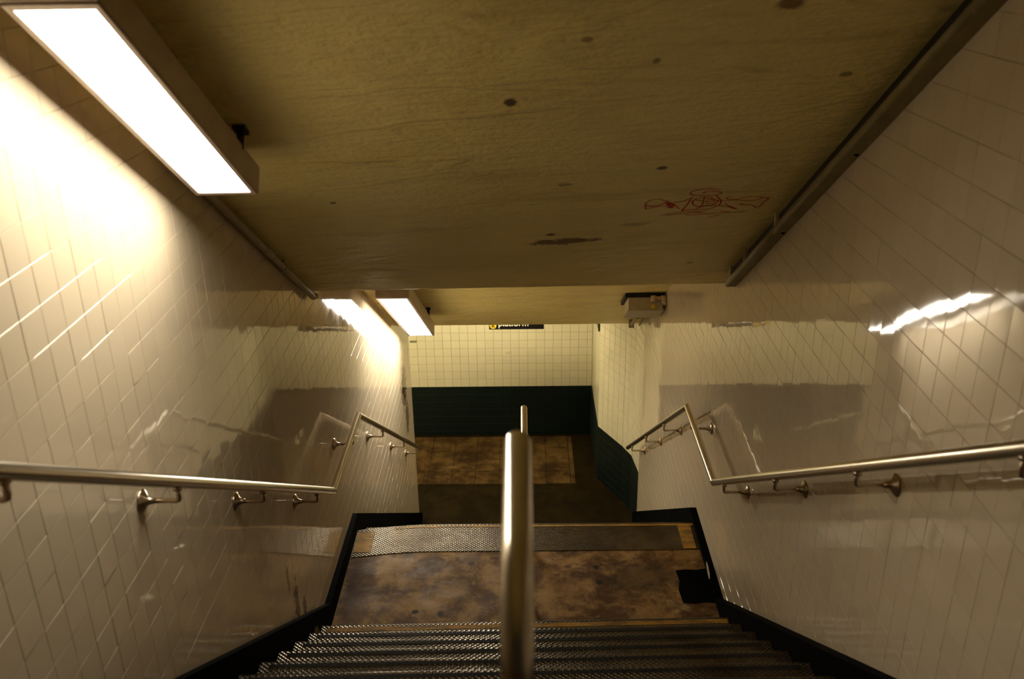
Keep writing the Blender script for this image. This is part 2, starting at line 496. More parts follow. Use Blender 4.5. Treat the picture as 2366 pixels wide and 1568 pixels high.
for i in range(len(XS) - 1):
    for j in range(nP - 1):
        bm.faces.new((rows[i][0][j], rows[i + 1][0][j], rows[i + 1][0][j + 1], rows[i][0][j + 1]))
        bm.faces.new((rows[i][1][j], rows[i][1][j + 1], rows[i + 1][1][j + 1], rows[i + 1][1][j]))
    for j in (0, nP - 1):
        bm.faces.new((rows[i][0][j], rows[i][1][j], rows[i + 1][1][j], rows[i + 1][0][j]))
for e in (0, -1):
    for j in range(nP - 1):
        bm.faces.new((rows[e][0][j], rows[e][0][j + 1], rows[e][1][j + 1], rows[e][1][j]))
ceiling = structure(bm_obj('ceiling', bm, M['ceiling']), 'ochre painted concrete ceiling sloping down over both stair flights')
bm = bmesh.new(); add_box(bm, (-4.2, 9.26, 0.40), (2.2, 11.5, 0.60))
structure(bm_obj('ceiling_corridor', bm, M['ceiling']), 'flat concrete ceiling over the lower corridor')

# graffiti: strokes lie on the sloped ceiling, given as (x, y) in plan
G = [[(0.547,4.11),(0.537,4.056),(0.542,4.023),(0.561,4.001),(0.586,3.998),(0.614,4.016),(0.636,4.034)],[(0.54,4.057),(0.566,4.075),(0.595,4.075),(0.615,4.06),(0.631,4.039)],[(0.545,4.111),(0.575,4.093),(0.613,4.086),(0.647,4.097),(0.669,4.105)],[(0.622,4.046),(0.655,4.084),(0.632,4.028),(0.664,4.113),(0.639,4.047),(0.674,4.097),(0.645,4.045),(0.667,4.077),(0.653,4.11),(0.628,4.041),(0.67,4.113)],[(0.645,4.044),(0.669,4.073),(0.702,4.129)],[(0.665,4.048),(0.696,4.044),(0.717,4.02),(0.739,3.997)],[(0.73,4.008),(0.727,4.087),(0.717,4.16)],[(0.843,3.935),(0.789,3.915),(0.752,3.916),(0.724,3.93),(0.716,3.954),(0.729,3.972),(0.764,3.986),(0.806,3.991),(0.84,3.987),(0.852,3.969),(0.831,3.952),(0.794,3.941),(0.768,3.955),(0.782,3.954)],[(0.834,3.992),(0.87,4.059),(0.877,4.103),(0.864,4.131),(0.833,4.155),(0.782,4.149),(0.749,4.145),(0.719,4.161)],[(0.842,4.056),(0.819,4.022),(0.784,4.008),(0.755,4.02),(0.745,4.052),(0.756,4.088),(0.782,4.115),(0.813,4.11),(0.845,4.107),(0.86,4.087)],[(0.787,4.004),(0.795,4.073),(0.796,4.107),(0.781,4.144)],[(0.799,4.031),(0.836,4.039),(0.861,4.062),(0.849,4.081),(0.811,4.085)],[(0.801,4.052),(0.816,4.063),(0.805,4.072)],[(0.754,4.032),(0.787,4.048),(0.828,4.059),(0.863,4.06),(0.909,4.061),(0.945,4.064),(1.014,4.083),(1.039,4.066),(1.047,4.05),(1.014,4.037),(0.975,4.035),(0.947,4.047),(0.935,4.061)],[(0.908,4.02),(0.889,4.033),(0.906,4.05),(0.932,4.053)],[(1.048,4.055),(1.081,4.064),(1.074,4.109),(1.065,4.173),(1.031,4.141),(0.987,4.125),(0.961,4.125)],[(0.971,4.125),(0.982,4.107)],[(0.9,4.098),(0.927,4.133),(0.974,4.176)],[(0.785,4.132),(0.817,4.112),(0.875,4.12),(0.919,4.14),(0.967,4.175)],[(0.628,4.195),(0.688,4.173),(0.753,4.166),(0.831,4.188)],[(0.653,4.201),(0.758,4.19),(0.811,4.19)],[(0.747,4.22),(0.829,4.211),(0.931,4.214),(1.021,4.214)],[(0.859,4.27),(0.887,4.244),(0.912,4.234)],[(0.902,4.191),(0.949,4.208)]]
nC = Vector((-CC, 0.66, 1)).normalized()
def smooth_line(pts, n=5):
    out = []
    for i in range(len(pts) - 1):
        p0 = pts[max(i - 1, 0)]; p1 = pts[i]; p2 = pts[i + 1]; p3 = pts[min(i + 2, len(pts) - 1)]
        for k in range(n):
            t = k / n
            out.append(0.5 * ((2 * p1) + (p2 - p0) * t + (2 * p0 - 5 * p1 + 4 * p2 - p3) * t * t + (3 * p1 - p0 - 3 * p2 + p3) * t ** 3))
    out.append(pts[-1]); return out
gv, gf = [], []
for si, st in enumerate(G):
    P = smooth_line([Vector((x, y, zc1(x, y))) - nC * (0.0012 + si * 0.00004) for x, y in st])
    hw = 0.0035
    b = len(gv)
    for i, p in enumerate(P):
        d = (P[min(i + 1, len(P) - 1)] - P[max(i - 1, 0)])
        s = d.cross(nC).normalized() * hw * (0.7 + 0.5 * random.random())
        gv += [p + s, p - s]
    gf += [(b + 2 * i, b + 2 * i + 1, b + 2 * i + 3, b + 2 * i + 2) for i in range(len(P) - 1)]
gr = mesh_obj('graffiti', gv, gf, M['paintred'], ceiling)
gr['label'] = 'thin red marker scribble'

# ------------------------------------------------------------------ tiled stair walls
def z_low(y):
    if y < 1.15: return 2.314
    if y < 4.6: return 0.178 + (4.40 - y) * 0.658
    if y < 5.69: return 0.0
    return max(ZF, -(y - 5.69) * 0.658)
def z_high(x, y):
    ye = 5.09 if x < 0 else 5.45
    if y < ye: return min(4.5, zc1(x, y))
    return max(min(2.0, zc2(y)), 0.09)
def stair_wall(name, label, xf, side, yend, pu, pv, u0, v0):
    t = 0.13
    lo, hi = (xf - t, xf - 0.0022) if side < 0 else (xf + 0.0022, xf + t)
    bm = bmesh.new(); add_box(bm, (lo, -2.2, -2.6), (hi, yend, 4.7))
    wall = structure(bm_obj(name, bm, M['grout']), label)
    tiles = []
    j0 = math.floor((-0.6 - u0) / pu); j1 = math.ceil((yend - u0) / pu)
    for j in range(j0, j1 + 1):
        a, b = u0 + j * pu, u0 + (j + 1) * pu
        b = min(b, yend)
        if b - a < 0.02: continue
        ym = (a + b) / 2
        lo_z = min(z_low(a), z_low(b)) - 0.04; hi_z = max(z_high(xf, a), z_high(xf, b)) + 0.03
        for i in range(math.floor((lo_z - v0) / pv), math.ceil((hi_z - v0) / pv)):
            tiles.append(((xf, ym, v0 + (i + 0.5) * pv), b - a, pv))
    def seen(c):
        x, y, z = c
        if not (z_low(y) - 0.02 < z < z_high(xf, y) + 0.02): return False
        # behind the first ceiling edge?
        ye = 5.09 if xf < 0 else 5.45
        if y > ye + 0.1 and z > CAM_Z + (zc1(xf, ye) - CAM_Z) * y / ye: return False
        return True
    tiled(wall, 'tile', tiles, (0, 1, 0), (-side, 0, 0), M['tile'], 298, seen)
    return wall
wall_left = stair_wall('wall_left', 'glossy white tiled stair wall with the lamps along its top', XL, -1, YEL, 0.1085, 0.1112, 2.241, 2.931)
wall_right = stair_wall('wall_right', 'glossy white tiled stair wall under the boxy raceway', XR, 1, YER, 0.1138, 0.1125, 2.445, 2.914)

# ------------------------------------------------------------------ lower corridor walls
def panel(parent, p0, p1, pu, pv, zdado, ztop, first=0.0, seen=None, lim=290, mu='tile', md='dado_tile'):
    p0 = Vector((*p0, 0)); p1 = Vector((*p1, 0)); L = (p1 - p0).length; u = (p1 - p0) / L
    n = Vector((u.y, -u.x, 0))                      # outward normal (towards -u x z)
    up, dn = [], []
    a = first - pu if first > 0 else 0.0
    while a < L - 1e-4:
        s, e = max(a, 0), min(a + pu, L)
        if e - s > 0.012:
            c = p0 + u * (s + e) / 2
            z = zdado
            while z < ztop: up.append(((c.x, c.y, z + pv / 2), e - s, pv)); z += pv
            z = zdado
            while z > ZF:
                h = min(pv, z - ZF); dn.append(((c.x, c.y, z - h / 2), e - s, h)); z -= pv
        a += pu
    return u, n, up, dn
PT = 0.1106
ZD = -1.587
bm = bmesh.new(); add_box(bm, (-4.2, YB + 0.0028, ZF - 0.1), (1.1, YB + 0.15, 0.6))
wall_back = structure(bm_obj('wall_back', bm, M['grout_back']), 'cream tiled corridor wall with a dark green tiled dado')
u, n, up, dn = panel(wall_back, (-4.2, YB), (0.87, YB), PT, PT, ZD, 0.4, first=(-0.746 + 4.2) % PT)
n = Vector((0, -1, 0))
seen_back = lambda c: -1.58 < c[0] < 0.9 and c[2] < -0.62
tiled(wall_back, 'tile', up, u, n, M['tile_back'], 298, seen_back, tilt=0.0015, gap=0.0034)
tiled(wall_back, 'dado_tile', dn, u, n, M['tile_dado'], 298, seen_back, tilt=0.0015, gap=0.0030, bev=0.0003)
# grout behind the dado is darker
bm = bmesh.new(); add_box(bm, (-4.2, YB + 0.0020, ZF), (0.87, YB + 0.0029, ZD)); bm_obj('dado_grout', bm, M['grout_dark'], wall_back)

PL = [(XR + 0.004, 8.953), (1.20, 9.33), (1.115, 9.55), (0.872, 10.03), (0.872, YB)]
bv, bf = [], []
for (x, y) in PL: bv += [(x + 0.003, y, ZF - 0.1), (x + 0.003, y, 0.5), (x + 0.13, y + 0.02, ZF - 0.1), (x + 0.13, y + 0.02, 0.5)]
for i in range(len(PL) - 1):
    a, b = 4 * i, 4 * i + 4
    bf += [(a, b, b + 1, a + 1), (a + 2, a + 3, b + 3, b + 2), (a + 1, b + 1, b + 3, a + 3), (a, a + 2, b + 2, b)]
e = 4 * (len(PL) - 1)
bf += [(0, 1, 3, 2), (e, e + 2, e + 3, e + 1)]
wall_corr = structure(mesh_obj('wall_corridor_right', bv, bf, M['grout_back']), 'bent cream tiled wall with green dado beyond the stair foot')
ups, dns = [], []
for i in range(len(PL) - 1):
    u, n, up, dn = panel(wall_corr, PL[i], PL[i + 1], PT, PT, ZD, 0.4)
    n = Vector((-u.y, u.x, 0))
    ups += [(*t, u, n) for t in up]; dns += [(*t, u, n) for t in dn]
sv = lambda c: c[2] < -0.3
tiled(wall_corr, 'tile', ups, None, None, M['tile_back'], 298, sv, tilt=0.0015, gap=0.0032)
tiled(wall_corr, 'dado_tile', dns, None, None, M['tile_dado'], 298, sv, tilt=0.0015, gap=0.0030, bev=0.0003)
# near wall of the corridor, left of the stair foot, and its far end
bm = bmesh.new(); add_box(bm, (-4.2, YEL - 0.12, ZF - 0.1), (XL - 0.131, YEL, 0.45)); structure(bm_obj('wall_corridor_near', bm, M['tile_back']), 'corridor wall on the stair side, left of the stair foot')
bm = bmesh.new(); add_box(bm, (-4.3, YEL, ZF - 0.1), (-4.2, YB, 0.45)); structure(bm_obj('wall_corridor_end', bm, M['tile_back']), 'end wall of the lower corridor far to the left')

# ------------------------------------------------------------------ corridor floor
bm = bmesh.new(); add_box(bm, (-4.2, 8.6, ZF - 0.12), (1.45, YB + 0.02, ZF))
floor = structure(bm_obj('floor', bm, M['corridor']), 'dark worn concrete floor of the lower corridor')
tv, tf = tile_geo(0.296, 0.296, 0.012, 0.002)
me_ft = {}
for r in range(4):
    y0, y1 = 9.90 + 0.297 * r, min(9.90 + 0.297 * (r + 1), YB - 0.05)
    for k in range(13):
        x1 = 0.545 - 0.297 * k; x0 = x1 - 0.297
        key = round(y1 - y0, 3)
        if key not in me_ft:
            v_, f_ = tile_geo(0.297 - 0.004, (y1 - y0) - 0.004, 0.010, 0.002)
            me = bpy.data.meshes.new('floor_tile'); me.from_pydata(v_, [], f_); me.materials.append(M['floortile']); me_ft[key] = me
        o = bpy.data.objects.new('floor_tile', me_ft[key]); o.location = ((x0 + x1) / 2, (y0 + y1) / 2, ZF + 0.006 + random.uniform(-0.0008, 0.0008))
        link(o, floor)
# narrow border tiles beside the field
for r in range(4):
    y0 = 9.90 + 0.297 * r; y1 = min(y0 + 0.297, YB - 0.05)
    v_, f_ = tile_geo(0.055, (y1 - y0) - 0.004, 0.010, 0.002)
    me = bpy.data.meshes.new('border_tile'); me.from_pydata(v_, [], f_); me.materials.append(M['floortile'])
    o = bpy.data.objects.new('border_tile', me); o.location = (0.577, (y0 + y1) / 2, ZF + 0.006); link(o, floor)

# ------------------------------------------------------------------ landings
def plate(name, stations, front, zt, depth, mat, parent, lip=0.045, y_end=None):
    """metal nosing: flat top, rounded front lip; front(x) gives the edge"""
    rows_ = []
    bm = bmesh.new()
    for x in stations:
        yf = front(x)
        pr = []
        pr.append((yf - depth, zt + 0.004))
        pr.append((yf - 0.016, zt + 0.004))
        for a in (20, 45, 70, 90):
            pr.append((yf - 0.016 + 0.016 * math.sin(math.radians(a)), zt + 0.004 - 0.016 * (1 - math.cos(math.radians(a)))))
        pr.append((yf, zt - lip))
        pr.append((yf - 0.006, zt - lip)); pr.append((yf - 0.012, zt - 0.006)); pr.append((yf - depth, zt - 0.002))
        rows_.append([bm.verts.new((x, y, z)) for y, z in pr])
    n_ = len(rows_[0])
    for i in range(len(rows_) - 1):
        for j in range(n_):
            f = bm.faces.new((rows_[i][j], rows_[i][(j + 1) % n_], rows_[i + 1][(j + 1) % n_], rows_[i + 1][j]))
            f.smooth = j in (1, 2, 3, 4, 5)
    bm.faces.new(rows_[0]); bm.faces.new(rows_[-1][::-1])
    return bm_obj(name, bm, mat, parent)
def strip(name, stations, front, zt, back, width, mat, parent, lift=0.0052):
    bm = bmesh.new(); rr = []
    for x in stations:
        y1 = front(x) - back
        rr.append([bm.verts.new((x, y, z)) for y, z in ((y1, zt + lift), (y1 - width, zt + lift), (y1 - width, zt + 0.002), (y1, zt + 0.002))])
    for i in range(len(rr) - 1):
        for j in range(4):
            bm.faces.new((rr[i][j], rr[i][(j + 1) % 4], rr[i + 1][(j + 1) % 4], rr[i + 1][j]))
    bm.faces.new(rr[0]); bm.faces.new(rr[-1][::-1])
    return bm_obj(name, bm, mat, parent)
def landing_front(x):
    y = 5.690 + 0.003 * x
    if x < -0.70: y -= 0.062 * ((-0.70 - x) / 0.5) ** 1.6
    return y
stL = [-1.212, -1.15, -1.05, -0.95, -0.85, -0.75, -0.6, 0.0, 0.6, 1.195]
bm = bmesh.new(); add_box(bm, (XL, 4.0, -0.18), (XR, 5.672, 0.0)); 
for v in bm.verts:
    if v.co.y > 5 and v.co.x < 0: v.co.y -= 0.06
floor_l = structure(bm_obj('floor_landing', bm, M['landing']), 'stained brown concrete landing between the two stair flights')
pp = [(0.985, 4.80), (1.06, 4.79), (1.13, 4.805), (1.187, 4.795), (1.187, 5.15), (1.12, 5.135), (1.05, 5.14), (0.985, 5.13), (0.995, 5.02), (0.975, 4.93)]
mesh_obj('paint_patch', [(x, y, 0.0008) for x, y in pp] + [(x, y, -0.002) for x, y in pp], [tuple(range(10))] + [(i, (i + 1) % 10, 10 + (i + 1) % 10, 10 + i) for i in range(10)], M['black'], floor_l)['label'] = 'black painted patch'
lp = plate('nosing_plate', stL, landing_front, 0.0, 0.335, M['diamond'], floor_l)
strip('yellow_strip', stL[3:], landing_front, 0.0, 0.030, 0.020, M['stripyellow'], lp)
for x0, x1 in ((-1.205, -1.085), (1.075, 1.165)):
    bm = bmesh.new(); add_box(bm, (x0, 5.345 + 0.02 * (x0 + 1.2) / 2, 0.002), (x1, landing_front(x0) - 0.035, 0.0054))
    bm_obj('yellow_end_mark', bm, M['stripyellow'], lp)
bm = bmesh.new(); add_box(bm, (XL, -2.2, 2.314 - 0.2), (XR, nose1(NST) - 0.012, 2.314))
floor_u = structure(bm_obj('floor_upper', bm, M['landing']), 'concrete floor of the upper landing at the stair head')

# ------------------------------------------------------------------ stair flights
def flight(label, noses, zs, y_back, group=None, yellow_first=False, detail=True):
    root = thing('staircase', label, 'stairs', (0, noses[0](0), zs[0] - RIS))
    inv = Matrix.Translation(-Vector(root.location))
    for k, (nf, z) in enumerate(zip(noses, zs)):
        bm = bmesh.new()
        xa, xb = BL + 0.002, BR - 0.002
        prof = lambda x: [(nf(x) - 0.012, z - 0.002), (nf(x) - 0.022, z - RIS), (nf(x) - TRD - 0.10, z - RIS), (nf(x) - TRD - 0.10, z - 0.002)]
        a = [bm.verts.new((xa, *p)) for p in prof(xa)]; b = [bm.verts.new((xb, *p)) for p in prof(xb)]
        bm.faces.new(a); bm.faces.new(b[::-1])
        for i in range(4): bm.faces.new((a[i], a[(i + 1) % 4], b[(i + 1) % 4], b[i]))
        st = bm_obj('step', bm, M['stepbody'], None)
        st.parent = root; st.matrix_parent_inverse = inv
        sts = [BL + 0.004, -0.6, 0.0, 0.6, BR - 0.004]
        p_ = plate('nosing_plate', sts, nf, z, 0.19, M['diamond'], st)
        ys = yellow_first and k == 0
        sx = [BL + (0.03 if ys else 0.045), -0.6, 0, 0.6, BR - (0.015 if ys else 0.05)]
        strip('grip_strip', sx, nf, z, 0.030 if ys else 0.028, 0.036 if ys else 0.021, M['stripyellow'] if ys else M['stripblack'], st)
    return root
flight('upper flight of steel-nosed steps running down to the landing', [(lambda x, k=k: nose1(k, x)) for k in range(1, NST)], [RIS * k for k in range(1, NST)], None, yellow_first=True)
flight('lower flight of steel-nosed steps hidden below the landing edge', [(lambda x, k=k: nose2(k, x)) for k in range(1, NST)], [-RIS * k for k in range(1, NST)], None)
# soffit slabs under the flights
prism_y = lambda nm, pr, par: prism_yz(nm, pr, XL, XR, M['stepbody'], par)

# ------------------------------------------------------------------ baseboards
def baseboard(name, label, x0, x1, top):
    ye = top[-1][0]
    top = [(-2.2, top[0][1])] + top
    bot = [(ye, ZF - 0.02), (8.4, ZF - 0.02), (5.3, -0.45), (4.6, -0.25), (1.0, 2.0), (-2.2, 2.0)]
    return structure(prism_yz(name, top + bot, x0, x1, M['black']), label)
base_l = baseboard('baseboard_left', 'black painted skirting stepping down along the left wall', XL - 0.004, BL, [(1.15, 2.430), (4.632, 0.143), (5.663, 0.113), (9.141, -2.213), (YEL, -2.230)])
base_r = baseboard('baseboard_right', 'black painted skirting stepping down along the right wall', BR, XR + 0.004, [(1.20, 2.420), (4.79, 0.038), (5.81, 0.044), (YER, -2.09)])
# bare chip in the right skirting, spatter on the left one
def chip(parent, x, pts, mat, name, lab):
    s = 0.0012 if x < 0 else -0.0012
    n_ = len(pts)
    v = [(x + s, y, z) for y, z in pts] + [(x - s, y, z) for y, z in pts]
    f = [tuple(range(n_)), tuple(range(2 * n_ - 1, n_ - 1, -1))] + [(i, (i + 1) % n_, n_ + (i + 1) % n_, n_ + i) for i in range(n_)]
    o = mesh_obj(name, v, f, mat, parent); o['label'] = lab
    return o
chip(base_r, BR, [(5.14, 0.066), (5.08, 0.070), (5.02, 0.058), (5.00, 0.030), (5.03, 0.012), (5.09, 0.024), (5.13, 0.044)], M['chip'], 'paint_chip', 'bare pale chip in the black paint')
for (y, z, r) in ((4.27, 0.235, 0.045), (4.31, 0.19, 0.03), (4.24, 0.28, 0.022), (4.33, 0.155, 0.016)):
    pts = [(y + r * math.cos(a) * random.uniform(0.4, 0.8), z + r * math.sin(a) * random.uniform(0.6, 1.2)) for a in [2 * math.pi * k / 11 for k in range(11)]]
    chip(base_l, BL, pts, M['spatter'], 'paint_spatter', 'olive paint spatter')

# ------------------------------------------------------------------ handrails
RR = 0.0215
def handrail(label, x, wall_x, flanges, k1, k2, zr, yend, zend):
    root = thing('handrail', label, 'handrail', (x, k1, zr))
    inv = Matrix.Translation(-Vector(root.location))
    sl = 0.655
    ktop = 1.30
    ztop = zr + sl * (k1 - ktop)
    pts = [(x, 0.55, ztop), (x, ktop, ztop), (x, k1, zr), (x, k2, zr), (x, yend, zend)]
    r = tube('rail', pts, RR, M['steel'], None, 20); r.parent = root; r.matrix_parent_inverse = inv
    sgn = 1 if wall_x < x else -1
    for y in flanges:
        z = zr + sl * (k1 - y) if y < k1 else (zr if y < k2 else zr + (zend - zr) * (y - k2) / (yend - k2))
        zb = z - 0.072
        bm = bmesh.new()
        tube_bm(bm, [(wall_x + sgn * 0.012, y, zb), (x - sgn * 0.012, y, zb), (x - sgn * 0.003, y, zb + 0.004), (x, y, zb + 0.015), (x, y, z - RR + 0.004)], 0.0085, 12)
        br = bm_obj('bracket', bm, M['bronze'], None); br.parent = root; br.matrix_parent_inverse = inv
        bm = bmesh.new()
        rot = Matrix.Rotation(math.radians(90) * sgn, 4, 'Y'); rot.translation = Vector((wall_x, y, zb))
        add_lathe(bm, [(0.040, -0.001), (0.040, 0.005), (0.034, 0.010), (0.018, 0.018), (0.012, 0.030), (0.0095, 0.045)], rot)
        bm_obj('flange', bm, M['bronze'], br)
        bm = bmesh.new()
        tube_bm(bm, [(x, y, z - RR - 0.008), (x, y, z - RR + 0.004)], 0.015, 12)
        bm_obj('saddle', bm, M['bronze'], br)
    return root
handrail('stainless handrail bracketed to the left wall beneath the lamps', -1.125, XL, [1.72, 2.57, 3.40, 4.27, 5.30, 6.44, 7.50, 8.40], 4.63, 5.56, 0.957, 8.62, -1.06)
handrail('stainless handrail bracketed to the right wall beneath the raceway', 1.098, XR, [1.80, 2.69, 3.56, 4.47, 5.50, 6.58, 7.52, 8.50], 4.72, 5.68, 0.940, 8.86, -1.21)

cr = thing('handrail', 'stainless centre rail on posts, its bent end towering in front', 'handrail', (-0.015, 4.66, 0.0))
inv = Matrix.Translation(-Vector(cr.location))
XC = -0.014
elbow = []
YN, ZN, RE = 1.055, 3.144, 0.13
for a in range(0, 91, 9):
    elbow.append((XC, YN - RE * math.sin(math.radians(a)), ZN - RE * (1 - math.cos(math.radians(a)))))
elbow = elbow[::-1]
zpost = 2.314
pts = [(XC, YN - RE, zpost)] + elbow + [(XC, 1.326, ZN), (XC, 4.66, 0.96), (XC, 5.637, 0.96), (XC, 8.75, 0.96 - 0.655 * (8.75 - 5.637)), (XC, 9.05, 0.96 - 0.655 * (8.75 - 5.637)), (XC, 9.12, 0.90 - 0.655 * (8.75 - 5.637)), (XC, 9.12, ZF)]
o = tube('rail', pts, RR + 0.0003, M['steel'], None, 28); o.parent = cr; o.matrix_parent_inverse = inv
for y, zb, zt in ((4.86, 0.0, 0.945), (5.42, 0.0, 0.945)):
    if zb is None:
        zt = 0.96 + 0.655 * (4.66 - y) if y < 4.66 else 0.96 - 0.655 * (y - 5.637)
        if y < 4.66:
            k = math.floor((4.43 - y) / TRD) + 1; zb = RIS * k
        else:
            k = math.ceil((y - 5.69) / TRD); zb = -RIS * k
    p = tube('post', [(XC, y, zb), (XC, y, zt)], 0.019, M['steel'], None, 16); p.parent = cr; p.matrix_parent_inverse = inv
    bm = bmesh.new(); add_lathe(bm, [(0.05, 0), (0.05, 0.008), (0.03, 0.014), (0.021, 0.02)], Matrix.Translation((XC, y, zb))); bm_obj('base_flange', bm, M['steel'], p)

# ------------------------------------------------------------------ lamps
ANG = math.atan(0.66)
def lamp(name, label, loc, length, wd, ht, dif_l, dif_w, glow, rot, stubs, gap):
    root = thing(name, label, 'lamp', loc, None, rot)
    # channel housing, open below
    hw, hl = wd / 2, length / 2
    bm = bmesh.new()
    prof = [(-hw, 0.0), (-hw, ht - 0.018), (-hw + 0.018, ht), (hw - 0.018, ht), (hw, ht - 0.018), (hw, 0.0), (hw - 0.009, 0.0), (hw - 0.009, ht - 0.022), (-hw + 0.009, ht - 0.022), (-hw + 0.009, 0.0)]
    a = [bm.verts.new((x, -hl, z)) for x, z in prof]; b = [bm.verts.new((x, hl, z)) for x, z in prof]
    n_ = len(prof)
    for i in range(n_): bm.faces.new((a[i], a[(i + 1) % n_], b[(i + 1) % n_], b[i]))
    bm.faces.new(a); bm.faces.new(b[::-1])
    bmesh.ops.triangulate(bm, faces=[f for f in bm.faces if len(f.verts) > 4])
    bm_obj('housing', bm, M['lampbody'], root)
    for s in (-1, 1):
        bm = bmesh.new()
        pr = [(-hw, 0.0), (-hw, ht - 0.018), (-hw + 0.018, ht), (hw - 0.018, ht), (hw, ht - 0.018), (hw, 0.0)]
        a = [bm.verts.new((x, s * hl, z)) for x, z in pr]; b = [bm.verts.new((x, s * (hl + 0.012), z)) for x, z in pr]
        for i in range(6): bm.faces.new((a[i], a[(i + 1) % 6], b[(i + 1) % 6], b[i]))
        bm.faces.new(a); bm.faces.new(b[::-1])
        bm_obj('end_cap', bm, M['lampbody'], root)
    # rim round the lens
    rw = (wd - dif_w) / 2
    bm = bmesh.new()
    for s in (-1, 1):
        add_box(bm, (s * (hw - rw / 2) - rw / 2, -hl, -0.006), (s * (hw - rw / 2) + rw / 2, hl, 0.006), 0.002)
    rl = (length - dif_l) / 2
    for s in (-1, 1):
        add_box(bm, (-hw, s * (hl - rl / 2) - rl / 2, -0.0055), (hw, s * (hl - rl / 2) + rl / 2, 0.0055), 0.002)
    bm_obj('lens_rim', bm, M['lamprim'], root)
    bm = bmesh.new(); add_box(bm, (-dif_w / 2, -dif_l / 2, -0.002), (dif_w / 2, dif_l / 2, 0.004)); bm_obj('diffuser', bm, glow, root)
    for (sx, sy) in stubs:
        bm = bmesh.new()
        tube_bm(bm, [(sx, sy, ht - 0.03), (sx, sy, ht + gap)], 0.012, 10)
        add_box(bm, (sx - 0.02, sy - 0.03, ht + gap - 0.01), (sx + 0.02, sy + 0.03, ht + gap + 0.004))
        bm_obj('ceiling_mount', bm, M['darkiron'], root)
    return root
l1 = lamp('light_fixture', 'large lit fluorescent fixture under the ochre ceiling, nearest the stair head', (-1.031, 2.67, 3.433), 1.262, 0.214, 0.117, 1.213, 0.180, M['glow1'], (-ANG, 0, 0.012), ((0.098, 0.44), (-0.06, 0.3), (-0.06, -0.3)), 0.040)
l2 = lamp('light_fixture', 'lit fluorescent fixture over the lower flight, beyond the ceiling edge', (-1.030, 7.654, 0.806), 2.02, 0.258, 0.135, 1.97, 0.218, M['glow2'], (-math.atan(0.61), 0, 0.0), ((0.11, 0.62), (-0.06, 0.7), (-0.06, -0.7)), 0.065)
# flexible feed pipe at the upper end of the lower lamp
t_ = tube('feed_pipe', [(0.02, -0.97, 0.22), (0.02, -1.055, 0.17), (0.02, -1.06, 0.10), (0.02, -1.015, 0.075)], 0.016, M['pipe'], l2, 12)
# corridor lamps hang from the corridor ceiling, out of the picture
for xx in (-0.35, -2.2):
    lamp('light_fixture', 'corridor fluorescent fixture hung above the view, ' + ('by the stair foot' if xx > -1 else 'farther along'), (xx, 10.15, 0.26), 1.215, 0.205, 0.09, 1.165, 0.172, M['glowc'], (0, 0, math.radians(90)), ((0, 0.4), (0, -0.4)), 0.05)

# ------------------------------------------------------------------ conduits and raceway
cd = thing('conduit', 'thin painted conduit along the top of the left wall', 'conduit', (-1.22, 4.1, 2.6))
inv = Matrix.Translation(-Vector(cd.location))
def cpt(x, y, off): return (x, y, zc1(x, y) - off)
pts = [cpt(-1.222, 3.20, 0.046), cpt(-1.222, 5.05, 0.046), (-1.215, 5.08, zc1(-1.212, 5.08) - 0.034)]
p = tube('pipe', pts, 0.018, M['pipe'], None, 14); p.parent = cd; p.matrix_parent_inverse = inv
p = tube('coupling', [cpt(-1.222, 4.20, 0.046), cpt(-1.222, 4.28, 0.046)], 0.021, M['pipe'], None, 14); p.parent = cd; p.matrix_parent_inverse = inv
for y in (3.45, 4.49):
    bm = bmesh.new()
    q = Vector(cpt(-1.222, y, 0.046))
    tube_bm(bm, [q + Vector((0, -0.016, 0.0106)), q + Vector((0, 0.016, -0.0106))], 0.0215, 14)
    add_box(bm, (q.x - 0.010, q.y - 0.014, q.z), (q.x + 0.010, q.y + 0.014, q.z + 0.034))
    c_ = bm_obj('pipe_clamp', bm, M['pipe'], None); c_.parent = cd; c_.matrix_parent_inverse = inv

rc = thing('raceway', 'boxy painted raceway running down the top of the right wall', 'raceway', (1.19, 3.4, 3.2))
inv = Matrix.Translation(-Vector(rc.location))
def raceway(name, y0, y1, xin, ztop_off, hz, zfun, mat, parent_inv):
    prof = [(XR - 0.001, 0.0), (XR - xin + 0.008, 0.0), (XR - xin + 0.002, -0.003), (XR - xin, -0.009), (XR - xin, -hz + 0.012), (XR - xin + 0.004, -hz + 0.003), (XR - xin + 0.012, -hz), (XR - 0.001, -hz)]
    bm = bmesh.new()
    a = [bm.verts.new((x, y0, zfun(x, y0) - ztop_off + dz)) for x, dz in prof]; b = [bm.verts.new((x, y1, zfun(x, y1) - ztop_off + dz)) for x, dz in prof]
    n_ = len(prof)
    for i in range(n_):
        f = bm.faces.new((a[i], a[(i + 1) % n_], b[(i + 1) % n_], b[i])); f.smooth = i in (1, 2, 3, 4, 5)
    bm.faces.new(a); bm.faces.new(b[::-1])
    o = bm_obj(name, bm, mat, None); o.parent = rc; o.matrix_parent_inverse = parent_inv
    return o
zflat = lambda x, y: zc1(XR, y)
raceway('duct_section', -0.2, 2.60, 0.064, 0.062, 0.040, zflat, M['trough'], inv)
raceway('duct_section', 2.602, 4.27, 0.064, 0.062, 0.040, zflat, M['trough'], inv)
raceway('duct_section', 4.273, 5.18, 0.063, 0.063, 0.038, zflat, M['trough'], inv)
bs = raceway('shadow_gap_strip', -0.2, 5.16, 0.043, 0.004, 0.056, zflat, M['darkiron'], inv)  # black filler standing in for the shade of the gap above the raceway
bs.name = 'backing_strip'; bs['label'] = 'dark strip standing in for the shaded gap between raceway and ceiling'
